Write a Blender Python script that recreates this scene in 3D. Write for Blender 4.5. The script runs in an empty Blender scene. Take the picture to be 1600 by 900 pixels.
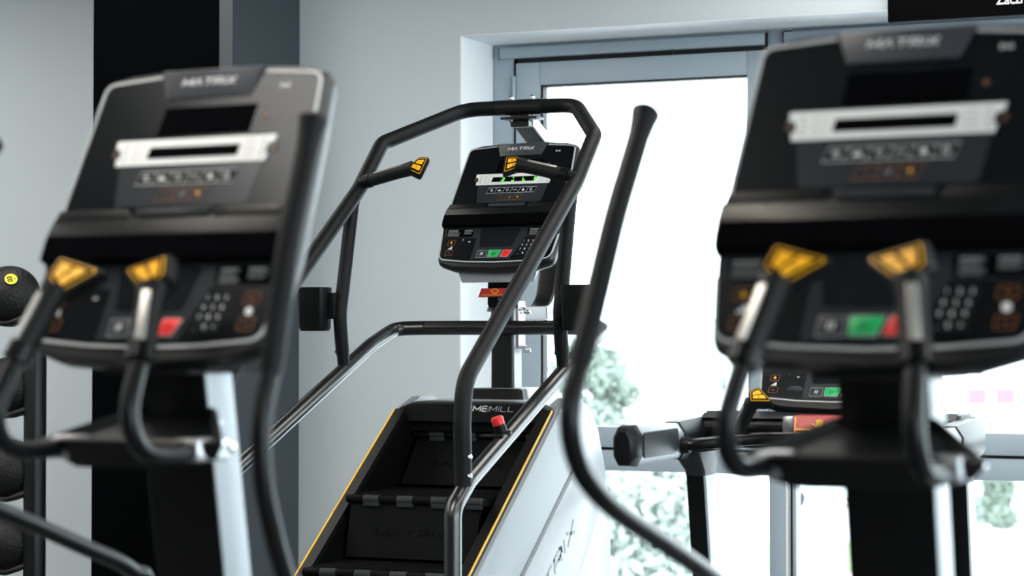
import bpy, bmesh, math, random
from mathutils import Vector as V, Matrix as MX
random.seed(7)
S = bpy.context.scene
COL = S.collection
R = math.radians

# ------------------------------------------------------------------ materials
MATS = {}
def mat(name, col, rough=0.5, metal=0.0, spec=0.5, coat=0.0, emit=0.0, bump=None, noise=None, aniso=None):
    m = bpy.data.materials.new(name); m.use_nodes = True
    nt = m.node_tree; b = nt.nodes['Principled BSDF']
    c = (*col, 1) if len(col) == 3 else col
    b.inputs['Base Color'].default_value = c
    b.inputs['Roughness'].default_value = rough
    b.inputs['Metallic'].default_value = metal
    b.inputs['Specular IOR Level'].default_value = spec
    b.inputs['Coat Weight'].default_value = coat
    b.inputs['Coat Roughness'].default_value = 0.06
    if emit:
        b.inputs['Emission Color'].default_value = c
        b.inputs['Emission Strength'].default_value = emit
    tc = nt.nodes.new('ShaderNodeTexCoord')
    if noise:                                   # (scale, amount) : faint value mottling of the material itself
        n = nt.nodes.new('ShaderNodeTexNoise'); n.inputs['Scale'].default_value = noise[0]; n.inputs['Detail'].default_value = 5
        mx = nt.nodes.new('ShaderNodeMix'); mx.data_type = 'RGBA'; mx.blend_type = 'MULTIPLY'
        k = 1 - noise[1]
        mx.inputs['A'].default_value = c; mx.inputs['B'].default_value = (k, k, k, 1)
        nt.links.new(tc.outputs['Object'], n.inputs['Vector']); nt.links.new(n.outputs['Fac'], mx.inputs['Factor'])
        nt.links.new(mx.outputs['Result'], b.inputs['Base Color'])
    if bump:                                    # (kind, scale, strength, distance)
        if bump[0] == 'voronoi':
            n = nt.nodes.new('ShaderNodeTexVoronoi'); out = n.outputs['Distance']
        else:
            n = nt.nodes.new('ShaderNodeTexNoise'); n.inputs['Detail'].default_value = 4; out = n.outputs['Fac']
        n.inputs['Scale'].default_value = bump[1]
        bp = nt.nodes.new('ShaderNodeBump'); bp.inputs['Strength'].default_value = bump[2]; bp.inputs['Distance'].default_value = bump[3]
        src = tc.outputs['Object']
        if aniso:
            mp = nt.nodes.new('ShaderNodeMapping'); mp.inputs['Scale'].default_value = aniso
            nt.links.new(src, mp.inputs['Vector']); src = mp.outputs['Vector']
        nt.links.new(src, n.inputs['Vector']); nt.links.new(out, bp.inputs['Height']); nt.links.new(bp.outputs['Normal'], b.inputs['Normal'])
    MATS[name] = m; return m

mat('wall_paint', (0.575, 0.635, 0.67), 0.75, bump=('noise', 220, 0.05, 0.002), noise=(1.2, 0.05))
mat('reveal_paint', (0.84, 0.87, 0.885), 0.6)
mat('column_lit_side', (0.040, 0.050, 0.061), 0.45, noise=(2, 0.1))
mat('column_shaded_front', (0.0022, 0.0026, 0.003), 0.8, spec=0.0)
mat('ceiling_paint', (0.07, 0.073, 0.078), 0.8)
mat('dark_paint', (0.05, 0.053, 0.058), 0.7)
mat('floor_rubber', (0.12, 0.123, 0.128), 0.7, noise=(60, 0.3))
mat('belt_rubber', (0.02, 0.02, 0.021), 0.7)
mat('frame_grey', (0.385, 0.46, 0.52), 0.42, noise=(8, 0.06))
mat('frame_dark', (0.004, 0.004, 0.005), 0.6)
mat('black_coat', (0.006, 0.0065, 0.007), 0.34, spec=0.42, bump=('noise', 900, 0.12, 0.0006))
mat('black_gloss', (0.003, 0.0034, 0.0038), 0.26, spec=0.22)
mat('foam', (0.0042, 0.0048, 0.0056), 0.55, spec=0.17, bump=('noise', 700, 0.2, 0.0008))
mat('plastic', (0.0045, 0.005, 0.0056), 0.42, spec=0.16)
mat('rail_black', (0.004, 0.0045, 0.005), 0.28, spec=0.8)
mat('arm_black', (0.004, 0.0045, 0.005), 0.32, spec=0.22)
mat('label_print', (0.16, 0.165, 0.17), 0.5)
mat('red_lever', (0.42, 0.025, 0.035), 0.4)
mat('plastic_soft', (0.006, 0.0065, 0.007), 0.5, spec=0.2)
mat('plastic_grey', (0.030, 0.034, 0.039), 0.42, spec=0.18)
mat('overlay', (0.0035, 0.0046, 0.0058), 0.21, spec=0.4)
mat('overlay_grey', (0.024, 0.027, 0.032), 0.22, bump=('noise', 60, 0.1, 0.0004), aniso=(0.3, 1, 14))
mat('matte_black', (0.0025, 0.0027, 0.0032), 0.7, spec=0.0)
mat('shell', (0.005, 0.0055, 0.006), 0.38, spec=0.5)
mat('screen', (0.010, 0.012, 0.014), 0.12)
mat('trim_line', (0.42, 0.435, 0.445), 0.35)
mat('white_print', (0.70, 0.72, 0.72), 0.45)
mat('grey_print', (0.36, 0.37, 0.38), 0.5)
mat('badge', (0.034, 0.038, 0.046), 0.36)
mat('silver', (0.55, 0.57, 0.59), 0.34, metal=1.0)
mat('sensor', (0.42, 0.41, 0.385), 0.45, metal=0.8)
mat('deep_black', (0.004, 0.0042, 0.0045), 0.8, spec=0.0)
mat('chrome', (0.75, 0.77, 0.78), 0.14, metal=1.0)
mat('panel_silver', (0.20, 0.22, 0.235), 0.36, metal=0.15, coat=0.1, noise=(5, 0.05))
mat('panel_light', (0.28, 0.30, 0.315), 0.4, coat=0.1)
mat('panel_logo', (0.13, 0.148, 0.165), 0.4)
mat('post_silver', (0.29, 0.315, 0.335), 0.34, metal=0.35)
mat('orange', (0.95, 0.46, 0.006), 0.42)
mat('orange_line', (0.16, 0.052, 0.016), 0.5)
mat('brown_key', (0.030, 0.013, 0.006), 0.4)
mat('yellow', (0.90, 0.50, 0.02), 0.4)
mat('label_yellow', (0.85, 0.72, 0.02), 0.5)
mat('red', (0.80, 0.022, 0.022), 0.35)
mat('red_dark', (0.42, 0.018, 0.02), 0.4)
mat('green', (0.0, 0.42, 0.11), 0.4)
mat('green_led', (0.10, 0.9, 0.05), 0.4, emit=1.6)
mat('step_black', (0.004, 0.0044, 0.0048), 0.6, spec=0.06, bump=('noise', 300, 0.15, 0.001))
mat('step_riser', (0.0038, 0.0043, 0.0048), 0.5, spec=0.08)
mat('step_pad', (0.022, 0.0245, 0.027), 0.6, spec=0.3)
mat('ball_rubber', (0.006, 0.0062, 0.0065), 0.5, spec=0.3, bump=('voronoi', 90, 0.55, 0.004))
mat('rack_black', (0.004, 0.0043, 0.0046), 0.4, spec=0.3)
mat('sign_black', (0.0025, 0.0025, 0.003), 0.6, spec=0.03)
mat('sign_white', (0.85, 0.86, 0.87), 0.5)
mat('lamp', (1.0, 0.97, 0.92), 0.5, emit=4.4)
mat('lamp_frame', (0.6, 0.6, 0.6), 0.5)
mat('asphalt', (0.82, 0.83, 0.84), 0.9, noise=(0.4, 0.12))
mat('grass', (0.30, 0.42, 0.20), 0.9, noise=(0.8, 0.3))
mat('render_white', (0.70, 0.71, 0.71), 0.9)
mat('roof_red', (0.62, 0.10, 0.14), 0.7)
mat('far_glass', (0.16, 0.19, 0.23), 0.2)
mat('leaf', (0.17, 0.21, 0.175), 0.8)
mat('leaf_pale', (0.30, 0.34, 0.31), 0.8)
mat('bark', (0.2, 0.17, 0.14), 0.8)
mat('car_white', (0.70, 0.72, 0.74), 0.3, coat=0.5)
mat('tyre', (0.03, 0.03, 0.03), 0.7)
gm = bpy.data.materials.new('window_glass'); gm.use_nodes = True
nt = gm.node_tree; nt.nodes.clear()
o_ = nt.nodes.new('ShaderNodeOutputMaterial'); mx_ = nt.nodes.new('ShaderNodeMixShader'); fr_ = nt.nodes.new('ShaderNodeFresnel')
tr_ = nt.nodes.new('ShaderNodeBsdfTransparent'); gl_ = nt.nodes.new('ShaderNodeBsdfGlossy')
fr_.inputs['IOR'].default_value = 1.35; gl_.inputs['Roughness'].default_value = 0.02; tr_.inputs['Color'].default_value = (0.96, 0.985, 0.98, 1)
nt.links.new(fr_.outputs[0], mx_.inputs[0]); nt.links.new(tr_.outputs[0], mx_.inputs[1]); nt.links.new(gl_.outputs[0], mx_.inputs[2]); nt.links.new(mx_.outputs[0], o_.inputs[0])
MATS['window_glass'] = gm

# ------------------------------------------------------------------ mesh builder
class MB:
    def __init__(s, xf=None):
        s.bm = bmesh.new(); s.mats = []; s.cur = 0; s.xf = xf
    def use(s, m):
        if m not in s.mats: s.mats.append(m)
        s.cur = s.mats.index(m); return s
    def add(s, t, xf=None):
        """append temp bmesh t"""
        f = xf if xf is not None else MX()
        if s.xf is not None: f = s.xf @ f
        t.verts.ensure_lookup_table(); t.verts.index_update()
        vs = [s.bm.verts.new(f @ v.co) for v in t.verts]
        for fc in t.faces:
            try: n = s.bm.faces.new([vs[v.index] for v in fc.verts])
            except ValueError: continue
            n.material_index = s.cur; n.smooth = True
        t.free(); return s
    def box(s, c, size, bev=0.0, rot=None, seg=2):
        t = bmesh.new(); bmesh.ops.create_cube(t, size=1.0)
        for v in t.verts: v.co = V((v.co.x * size[0], v.co.y * size[1], v.co.z * size[2]))
        if bev: bmesh.ops.bevel(t, geom=list(t.edges), offset=min(bev, min(size) * 0.49), segments=seg, affect='EDGES', profile=0.5)
        f = MX.Translation(V(c))
        if rot is not None: f = f @ rot.to_4x4()
        return s.add(t, f)
    def bb(s, lo, hi, bev=0.0):
        return s.box([(a + b) / 2 for a, b in zip(lo, hi)], [abs(b - a) for a, b in zip(lo, hi)], bev)
    def prism(s, pts, d0, d1, O=(0, 0, 0), ax=(1, 0, 0), ay=(0, 1, 0), az=(0, 0, 1), bev=0.0, seg=2):
        """extrude polygon (2D list) between depths d0,d1 along az"""
        O, ax, ay, az = V(O), V(ax), V(ay), V(az)
        t = bmesh.new()
        a = [t.verts.new(O + ax * x + ay * y + az * d0) for x, y in pts]
        b = [t.verts.new(O + ax * x + ay * y + az * d1) for x, y in pts]
        n = len(pts); fs = [t.faces.new(a), t.faces.new(b)]
        for i in range(n): t.faces.new((a[i], a[(i + 1) % n], b[(i + 1) % n], b[i]))
        bmesh.ops.recalc_face_normals(t, faces=list(t.faces))
        if bev:
            es = [e for e in fs[1].edges]
            bmesh.ops.bevel(t, geom=es, offset=bev, segments=seg, affect='EDGES', profile=0.5)
        return s.add(t)
    def flat(s, pts, d, **k):
        return s.prism(pts, d - 0.0012, d, **k)
    def loft(s, rings, caps=True):
        t = bmesh.new(); rr = [[t.verts.new(V(p)) for p in r] for r in rings]
        n = len(rr[0])
        for a, b in zip(rr, rr[1:]):
            for i in range(n): t.faces.new((a[i], a[(i + 1) % n], b[(i + 1) % n], b[i]))
        if caps: t.faces.new(rr[0][::-1]); t.faces.new(rr[-1])
        bmesh.ops.recalc_face_normals(t, faces=list(t.faces))
        return s.add(t)
    def tube(s, pts, r, seg=16, ry=None, up=(0, 0, 1), caps=True, closed=False, prof=None):
        """sweep; r float or list; ry = second radius; prof = list of 2D pts (unit) instead of a circle"""
        P = [V(p) for p in pts]; n = len(P)
        rad = r if isinstance(r, (list, tuple)) else [r] * n
        radb = rad if ry is None else (ry if isinstance(ry, (list, tuple)) else [ry] * n)
        T = []
        for i in range(n):
            if closed: d = P[(i + 1) % n] - P[i - 1]
            else: d = (P[min(i + 1, n - 1)] - P[max(i - 1, 0)])
            T.append(d.normalized())
        u = V(up); nrm = u - T[0] * u.dot(T[0])
        if nrm.length < 1e-3: nrm = V((1, 0, 0)) - T[0] * T[0].x
        nrm.normalize(); rings = []
        for i in range(n):
            if i:
                nrm = nrm - T[i] * nrm.dot(T[i])
                nrm.normalize()
            bn = T[i].cross(nrm)
            if prof: rings.append([P[i] + bn * (x * rad[i]) + nrm * (y * radb[i]) for x, y in prof])
            else: rings.append([P[i] + bn * (math.cos(2 * math.pi * k / seg) * rad[i]) + nrm * (math.sin(2 * math.pi * k / seg) * radb[i]) for k in range(seg)])
        if closed: rings.append(rings[0])
        return s.loft(rings, caps and not closed)
    def lathe(s, prof, c=(0, 0, 0), axis=(0, 0, 1), seg=32):
        """prof: list of (r, h) along axis"""
        A = V(axis).normalized(); q = A.orthogonal().normalized(); w = A.cross(q); c = V(c)
        rings = [[c + A * h + (q * math.cos(2 * math.pi * k / seg) + w * math.sin(2 * math.pi * k / seg)) * max(r, 1e-4) for k in range(seg)] for r, h in prof]
        return s.loft(rings)
    def sphere(s, c, r, u=32, v=20, sc=(1, 1, 1)):
        t = bmesh.new(); bmesh.ops.create_uvsphere(t, u_segments=u, v_segments=v, radius=r)
        for p in t.verts: p.co = V((p.co.x * sc[0], p.co.y * sc[1], p.co.z * sc[2])) + V(c)
        return s.add(t)
    def strip(s, pts, w, d, closed=False, h=0.0012):
        """flat ribbon along 2D pts in the xy plane of xf at height d"""
        n = len(pts); L = []; Rr = []
        for i in range(n):
            a = V(pts[i - 1] if (i or closed) else pts[i]); b = V(pts[(i + 1) % n] if (i < n - 1 or closed) else pts[i])
            t = (b - a).normalized(); q = V((-t.y, t.x)) * (w / 2); p = V(pts[i]); L.append(p + q); Rr.append(p - q)
        rings = [[(L[i].x, L[i].y, d - h), (L[i].x, L[i].y, d), (Rr[i].x, Rr[i].y, d), (Rr[i].x, Rr[i].y, d - h)] for i in range(n)]
        if closed: rings.append(rings[0])
        return s.loft(rings, not closed)
    def stroke_text(s, txt, x0, x1, y0, h, w, d, slant=0.0, wlist=None):
        """wide sans capital letters from straight strokes, fitted between x0..x1"""
        G = {'M': [[(0, 0), (0, 1), (.5, .25), (1, 1), (1, 0)]], 'A': [[(0, 0), (.5, 1), (1, 0)]],
             'T': [[(0, 1), (1, 1)], [(.5, 1), (.5, 0)]], 'R': [[(0, 0), (0, 1), (.8, 1), (1, .85), (1, .6), (.8, .45), (.1, .45)], [(.5, .45), (1, 0)]],
             'I': [[(.5, 0), (.5, 1)]], 'X': [[(0, 0), (1, 1)], [(0, 1), (1, 0)]],
             'C': [[(1, 1), (.2, 1), (0, .8), (0, .2), (.2, 0), (1, 0)]], 'L': [[(0, 1), (0, 0), (1, 0)]],
             'B': [[(0, 0), (0, 1), (.8, 1), (1, .85), (1, .65), (.85, .5), (0.1, .5)], [(.85, .5), (1, .35), (1, .15), (.8, 0), (0, 0)]]}
        W = {'I': .12, 'M': 1.2}
        ws = [W.get(c, 1.0) for c in txt]; gap = .35
        unit = (x1 - x0) / (sum(ws) + gap * (len(txt) - 1)); x = x0
        for c, wd in zip(txt, ws):
            cw = wd * unit
            for pl in G[c]:
                p2 = [V((x + px * cw + slant * py * h, y0 + py * h)) for px, py in pl]
                for a_, b_ in zip(p2, p2[1:]):
                    e_ = (b_ - a_).normalized() * (w * .45); s.strip([tuple(a_ - e_ * (a_ != p2[0])), tuple(b_ + e_ * (b_ != p2[-1]))], w, d)
            x += cw + gap * unit
        return s
    def text(s, txt, c, size, d=0.0, sx=1.0, align='CENTER', bold=0.0, ay='CENTER'):
        cu = bpy.data.curves.new('t', 'FONT'); cu.body = txt; cu.size = size; cu.align_x = align; cu.align_y = ay; cu.extrude = 0.0005; cu.offset = bold
        o = bpy.data.objects.new('t', cu); COL.objects.link(o)
        bpy.context.view_layer.update()
        me = o.evaluated_get(bpy.context.evaluated_depsgraph_get()).to_mesh()
        t = bmesh.new(); t.from_mesh(me)
        for v in t.verts: v.co = V((v.co.x * sx + c[0], v.co.y + c[1], v.co.z + d))
        o.evaluated_get(bpy.context.evaluated_depsgraph_get()).to_mesh_clear()
        bpy.data.objects.remove(o); bpy.data.curves.remove(cu)
        return s.add(t)
    def build(s, name, parent=None, sharp=38, label=None, loc=None):
        bm = s.bm; bm.normal_update()
        for e in bm.edges:
            if len(e.link_faces) == 2 and e.calc_face_angle(0) > R(sharp): e.smooth = False
        me = bpy.data.meshes.new(name); bm.to_mesh(me); bm.free()
        for m in s.mats: me.materials.append(MATS[m])
        o = bpy.data.objects.new(name, me); COL.objects.link(o)
        if parent is not None: o.parent = parent
        if label: o['label'] = label
        if loc: o.location = loc
        return o

def mb(m, xf=None): return MB(xf).use(m)
def tag(o, label, cat, group=None):
    o['label'] = label; o['category'] = cat
    if group: o['group'] = group
    return o
def thing(name, label, cat, loc, rz=0.0, group=None):
    o = bpy.data.objects.new(name, None); COL.objects.link(o); o.empty_display_size = 0.1
    o.location = loc; o.rotation_euler = (0, 0, rz); return tag(o, label, cat, group)
def struct(o): o['kind'] = 'structure'; return o
def fillet(pts, rad, n=6):
    """round the inner corners of a 3D/2D polyline; rad float or list"""
    P = [V(p) for p in pts]; out = [P[0]]
    for i in range(1, len(P) - 1):
        r = rad[i - 1] if isinstance(rad, (list, tuple)) else rad
        a = (P[i - 1] - P[i]); b = (P[i + 1] - P[i]); la, lb = a.length, b.length; a.normalize(); b.normalize()
        ang = a.angle(b, math.pi); d = min(r / max(math.tan(ang / 2), 1e-3), la * .48, lb * .48)
        p0, p2 = P[i] + a * d, P[i] + b * d
        for k in range(n + 1):
            t = k / n; out.append(p0 * (1 - t) ** 2 + P[i] * 2 * t * (1 - t) + p2 * t * t)
    out.append(P[-1]); return out
def rpoly(pts, rad, n=5):
    """rounded closed polygon; rad float or per-corner list"""
    P = [V(p) for p in pts]; m = len(P); out = []
    for i in range(m):
        r = rad[i] if isinstance(rad, (list, tuple)) else rad
        if r <= 0: out.append(tuple(P[i])); continue
        a = P[i - 1] - P[i]; b = P[(i + 1) % m] - P[i]; la, lb = a.length, b.length; a.normalize(); b.normalize()
        ang = a.angle(b, math.pi); d = min(r / max(math.tan(ang / 2), 1e-3), la * .48, lb * .48)
        p0, p2 = P[i] + a * d, P[i] + b * d
        for k in range(n + 1):
            t = k / n; out.append(tuple(p0 * (1 - t) ** 2 + P[i] * 2 * t * (1 - t) + p2 * t * t))
    return out
def smooth_path(pts, n=8):
    """Catmull-Rom through 3D points"""
    P = [V(p) for p in pts]; P = [P[0] * 2 - P[1]] + P + [P[-1] * 2 - P[-2]]; out = []
    for i in range(1, len(P) - 2):
        for k in range(n):
            t = k / n; a, b, c, d = P[i - 1:i + 3]
            out.append(0.5 * ((2 * b) + (c - a) * t + (2 * a - 5 * b + 4 * c - d) * t * t + (3 * b - a - 3 * c + d) * t ** 3))
    out.append(P[-2]); return out

# ------------------------------------------------------------------ console shared by the four machines
def make_console(root, c, tilt, yaw=0.0, lit=False, wings=True):
    """origin = middle of the wordmark; local x across, y up the face, z out of the face"""
    t = R(tilt)
    xf = MX.Translation(V(c)) @ MX.Rotation(R(yaw), 4, 'Z') @ MX(((1, 0, 0, 0), (0, math.sin(t), -math.cos(t), 0), (0, math.cos(t), math.sin(t), 0), (0, 0, 0, 1)))
    # shell outline
    def outline(k, dy=0.0):
        top = [(x, 0.030 - 0.010 * (x / 0.2) ** 2) for x in (-0.16, -0.08, 0, 0.08, 0.16)]
        o = [(-0.214, -0.445), (-0.226, -0.30), (-0.216, -0.10), (-0.207, 0.012)] + top + [(0.207, 0.012), (0.216, -0.10), (0.226, -0.30), (0.214, -0.445), (0.15, -0.466), (0, -0.474), (-0.15, -0.466)]
        rr = [0.03, 0, 0, 0.022] + [0] * 5 + [0.022, 0, 0, 0.03, 0, 0, 0]
        return [(x * k, -0.22 + (y + 0.22) * k + dy) for x, y in rpoly(o, rr)]
    m = mb('shell', xf)
    R3 = lambda k, z, dy=0: [(x, y, z) for x, y in outline(k, dy)]
    m.loft([R3(.985, 0.002), R3(1.0, -0.004), R3(1.012, -0.016), R3(1.0, -0.034), R3(.93, -0.052), R3(.70, -0.072)])
    con = m.build('console', root)
    # back housing with pale wings under the chin
    if wings:
        m = mb('panel_light', xf)
        m.loft([[(-.17, -.30, -.045), (.17, -.30, -.045), (.15, -.455, -.035), (-.15, -.455, -.035)],
                [(-.16, -.29, -.085), (.16, -.29, -.085), (.135, -.490, -.060), (-.135, -.490, -.060)],
                [(-.10, -.27, -.11), (.10, -.27, -.11), (.09, -.46, -.10), (-.09, -.46, -.10)]])
    else:
        m = mb('plastic', xf)
        m.loft([[(-.17, -.30, -.045), (.17, -.30, -.045), (.15, -.445, -.035), (-.15, -.445, -.035)],
                [(-.16, -.29, -.080), (.16, -.29, -.080), (.135, -.455, -.070), (-.135, -.455, -.070)]])
    m.build('rear_housing', con)
    # upper overlay
    m = mb('overlay', xf)
    ov = rpoly([(-.222, -.285), (-.2, .006), (-.13, .012), (0, .016), (.13, .012), (.2, .006), (.222, -.285)], [0, .02, 0, 0, 0, .02, 0])
    m.prism(ov, -.002, .0035)
    m.use('matte_black').prism([(-.078, -.092), (.094, -.092), (.098, -.042), (-.074, -.042)], .003, .0042)
    m.use('overlay_grey').prism(rpoly([(-.134, -.14), (.134, -.14), (.122, -.214), (-.122, -.214)], [0, 0, .008, .008]), .003, .0042)
    # programme keys, outlines and icons
    m.use('grey_print')
    kx = [-.09 + .03 * i for i in range(7)]; y0, y1 = -.176, -.155; sk = .004
    m.strip([(kx[0] - sk, y0), (kx[0] + sk, y1), (kx[6] + sk, y1), (kx[6] - sk, y0)], .0017, .0052, closed=True)
    for x in kx[1:6]: m.strip([(x - sk, y0), (x + sk, y1)], .0014, .0052)
    m.use('matte_black')
    for i in range(6): m.flat([(kx[i] + .0015 - sk, y0 + .0015), (kx[i + 1] - .0015 - sk, y0 + .0015), (kx[i + 1] - .0015 + sk, y1 - .0015), (kx[i] + .0015 + sk, y1 - .0015)], .0050)
    m.use('white_print')
    cx = [(kx[i] + kx[i + 1]) / 2 for i in range(6)]; cy = (y0 + y1) / 2
    ring = lambda x, y, r: [(x + r * math.cos(a * math.pi / 6), y + r * math.sin(a * math.pi / 6)) for a in range(12)]
    m.strip(ring(cx[0], cy, .0042), .0014, .0056, closed=True); m.strip([(cx[0], cy + .003), (cx[0], cy), (cx[0] + .003, cy)], .0012, .0056)
    m.prism([(cx[1] - .007, cy - .004), (cx[1] - .004, cy + .003), (cx[1] - .002, cy), (cx[1], cy + .004), (cx[1] + .002, cy), (cx[1] + .004, cy + .003), (cx[1] + .007, cy - .004)], .0048, .0056)
    m.strip([(cx[2], cy - .005), (cx[2] - .005, cy + .001), (cx[2] - .003, cy + .0045), (cx[2], cy + .002), (cx[2] + .003, cy + .0045), (cx[2] + .005, cy + .001)], .0014, .0056, closed=True)
    m.strip([(cx[3] - .008, cy - .003), (cx[3] - .004, cy + .003), (cx[3], cy - .002), (cx[3] + .004, cy + .003), (cx[3] + .008, cy - .003)], .0015, .0056)
    m.prism([(cx[4] - .005, cy - .004), (cx[4] + .005, cy - .004), (cx[4] + .004, cy + .002), (cx[4], cy + .005), (cx[4] - .004, cy + .001)], .0048, .0056)
    m.strip([(cx[5] - .004, cy - .005), (cx[5] + .004, cy - .005), (cx[5] + .004, cy + .004), (cx[5], cy + .0055), (cx[5] - .004, cy + .004)], .0014, .0056, closed=True); m.strip([(cx[5] - .004, cy), (cx[5] + .004, cy)], .0014, .0056)
    ox = [-.045, -.015, .015, .045]; y0, y1 = -.204, -.184
    m.use('orange_line'); m.strip([(ox[0] - sk, y0), (ox[0] + sk, y1), (ox[3] + sk, y1), (ox[3] - sk, y0)], .0012, .0052, closed=True)
    for x in ox[1:3]: m.strip([(x - sk, y0), (x + sk, y1)], .0012, .0052)
    cy = -.194
    m.strip([(-.034, cy), (-.026, cy)], .0014, .0054); m.use('orange'); m.strip([(.026, cy), (.034, cy)], .0016, .0054); m.strip([(.03, cy - .004), (.03, cy + .004)], .0016, .0054)
    m.use('grey_print'); m.strip([(-.005, cy), (-.001, cy - .003), (.005, cy + .004)], .0014, .0054)
    # contactless icon
    m.use('white_print'); wx, wy = .14, -.013
    m.prism(ring(wx, wy, .0016), .003, .0046)
    for sgn in (-1, 1):
        for r_ in (.0045, .0078): m.strip([(wx + sgn * r_ * math.cos(a), wy + r_ * .8 * math.sin(a)) for a in (-.7, -.35, 0, .35, .7)], .0014, .0046)
    m.use('brown_key'); m.prism(ring(.118, -.066, .006), .003, .0044); m.use('orange_line'); m.prism(ring(.118, -.066, .003), .003, .0049)
    m.build('display_overlay', con, label='glossy black display face')
    # trim line round the face
    m = mb('trim_line', xf)
    up = rpoly([(-.2235, -.225), (-.2035, .0085), (-.1, .0165)], 0)
    tl = fillet([(-.219, -.225), (-.2015, .006), (-.098, .0145)], .02); tr = fillet([(.219, -.225), (.2015, .006), (.098, .0145)], .02)
    for p in (tl, tr): m.strip([(q.x, q.y) for q in p], .0042, .0052, h=.004)
    low = fillet([(-.219, -.345), (-.209, -.436), (-.1, -.446), (0, -.449), (.1, -.446), (.209, -.436), (.219, -.345)], [.03, .2, .2, .2, .03])
    m.strip([(q.x, q.y) for q in low], .0042, .0052, h=.004)
    m.build('trim_line', con, label='thin pale outline of the console face')
    # badge with wordmark
    m = mb('badge', xf)
    m.loft([[(-.099, .026, -.002), (.099, .026, -.002), (.079, -.027, -.002), (-.079, -.027, -.002)],
            [(-.097, .024, .006), (.097, .024, .006), (.078, -.0255, .006), (-.078, -.0255, .006)],
            [(-.090, .021, .009), (.090, .021, .009), (.071, -.019, .009), (-.071, -.019, .009)]])
    m.use('white_print').stroke_text('MATRIX', -.05, .047, -.0065, .0115, .0021, .0103, slant=.18)
    m.build('badge', con)
    # white readout strip
    m = mb('white_print', xf)
    m.prism([(-.149, -.098), (-.149, -.111), (-.139, -.113), (-.137, -.128), (-.143, -.130), (-.142, -.142), (.136, -.142), (.139, -.130), (.133, -.127), (.136, -.112), (.146, -.110), (.149, -.098)], .003, .0050)
    m.use('matte_black').prism([(-.085, -.131), (.083, -.131), (.086, -.112), (-.082, -.112)], .004, .0058)
    m.use('brown_key')
    for sx in (-1, 1): m.prism(rpoly([(sx * .152, -.127), (sx * .139, -.127), (sx * .141, -.113), (sx * .154, -.113)], .002), .003, .0048)
    m.use('grey_print')
    for sx in (-1, 1):
        for i in range(4):
            y = -.107 - .0088 * i
            m.flat([(sx * .128 - .003, y - .002), (sx * .128 + .003, y - .002), (sx * .128 + .003, y + .001), (sx * .128 - .003, y + .001)], .0058)
            m.flat([(sx * .108 - .006, y - .0012), (sx * .108 + .004, y - .0012), (sx * .108 + .004, y), (sx * .108 - .006, y)], .0058)
            m.flat([(sx * .097 - .001, y - .0018), (sx * .097 + .0012, y - .0018), (sx * .097 + .0012, y + .001), (sx * .097 - .001, y + .001)], .0058)
    if lit:
        m.use('green_led')
        for x, pat in ((-.044, '2'), (-.006, '-'), (.034, 'L'), (.078, '8')):
            segs = {'2': [((0, .012), (.007, .012)), ((.007, .012), (.007, .006)), ((0, .006), (.007, .006)), ((0, 0), (0, .006)), ((0, 0), (.007, 0)), ((-.006, 0), (-.004, 0))],
                    '-': [((0, .012), (.006, .012)), ((-.003, 0), (.006, 0)), ((.006, .0), (.006, .004))], 'L': [((0, 0), (0, .012)), ((0, 0), (.009, 0)), ((.006, 0), (.006, .004))],
                    '8': [((0, 0), (0, .012)), ((.005, 0), (.005, .012)), ((0, .012), (.005, .012)), ((0, .006), (.005, .006)), ((0, 0), (.005, 0))]}[pat]
            for a, b in segs: m.strip([(x + a[0], -.129 + a[1]), (x + b[0], -.129 + b[1])], .0019, .0066)
    m.build('readout_strip', con, label='white strip framing a narrow black display' + (' with green digits' if lit else ''))
    # reading rack
    m = mb('plastic', xf)
    prof = [(.000, -.232), (.012, -.236), (.019, -.262), (.021, -.292), (.017, -.306), (.000, -.313)]
    rings = [[(x, y, z) for z, y in prof] for x in (-.227, -.222, .222, .227)]
    rings[0] = [(x, y * .96 - .0108, z * .8) for x, y, z in rings[0]]; rings[3] = [(x, y * .96 - .0108, z * .8) for x, y, z in rings[3]]
    m.loft(rings)
    for s_ in (-1, 1): m.prism(rpoly([(s_ * .222, -.24), (s_ * .218, -.222), (s_ * .09, -.222), (s_ * .075, -.24)], [0, .006, .004, 0]), .002, .014, bev=.002)
    m.use('matte_black').prism([(-.2215, -.3115), (.2215, -.3115), (.2215, -.270), (-.2215, -.270)], .010, .0225)
    m.use('plastic_grey').prism(rpoly([(-.063, -.236), (.063, -.236), (.071, -.224), (-.071, -.224)], .002), .006, .016, bev=.002)
    m.build('reading_rack', con)
    # lower control face
    m = mb('overlay', xf)
    lo = rpoly([(-.222, -.309), (.222, -.309), (.209, -.436), (.1, -.446), (0, -.449), (-.1, -.446), (-.209, -.436)], [0, 0, .03, 0, 0, 0, .03])
    m.prism(lo, -.002, .0035)
    m.use('overlay_grey').prism([(-.213, -.314), (.213, -.314), (.209, -.35), (.098, -.354), (.060, -.438), (-.088, -.438), (-.084, -.354), (-.209, -.35)], .003, .0042)
    m.use('matte_black')
    for s_ in (-1, 1): m.prism([(s_ * .205, -.318), (s_ * .100, -.318), (s_ * .104, -.349), (s_ * .203, -.349)], .004, .0048)
    m.use('screen').prism(rpoly([(-.074, -.318), (.076, -.318), (.056, -.389), (-.064, -.389)], .008), .004, .0056)
    m.use('grey_print')
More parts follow.
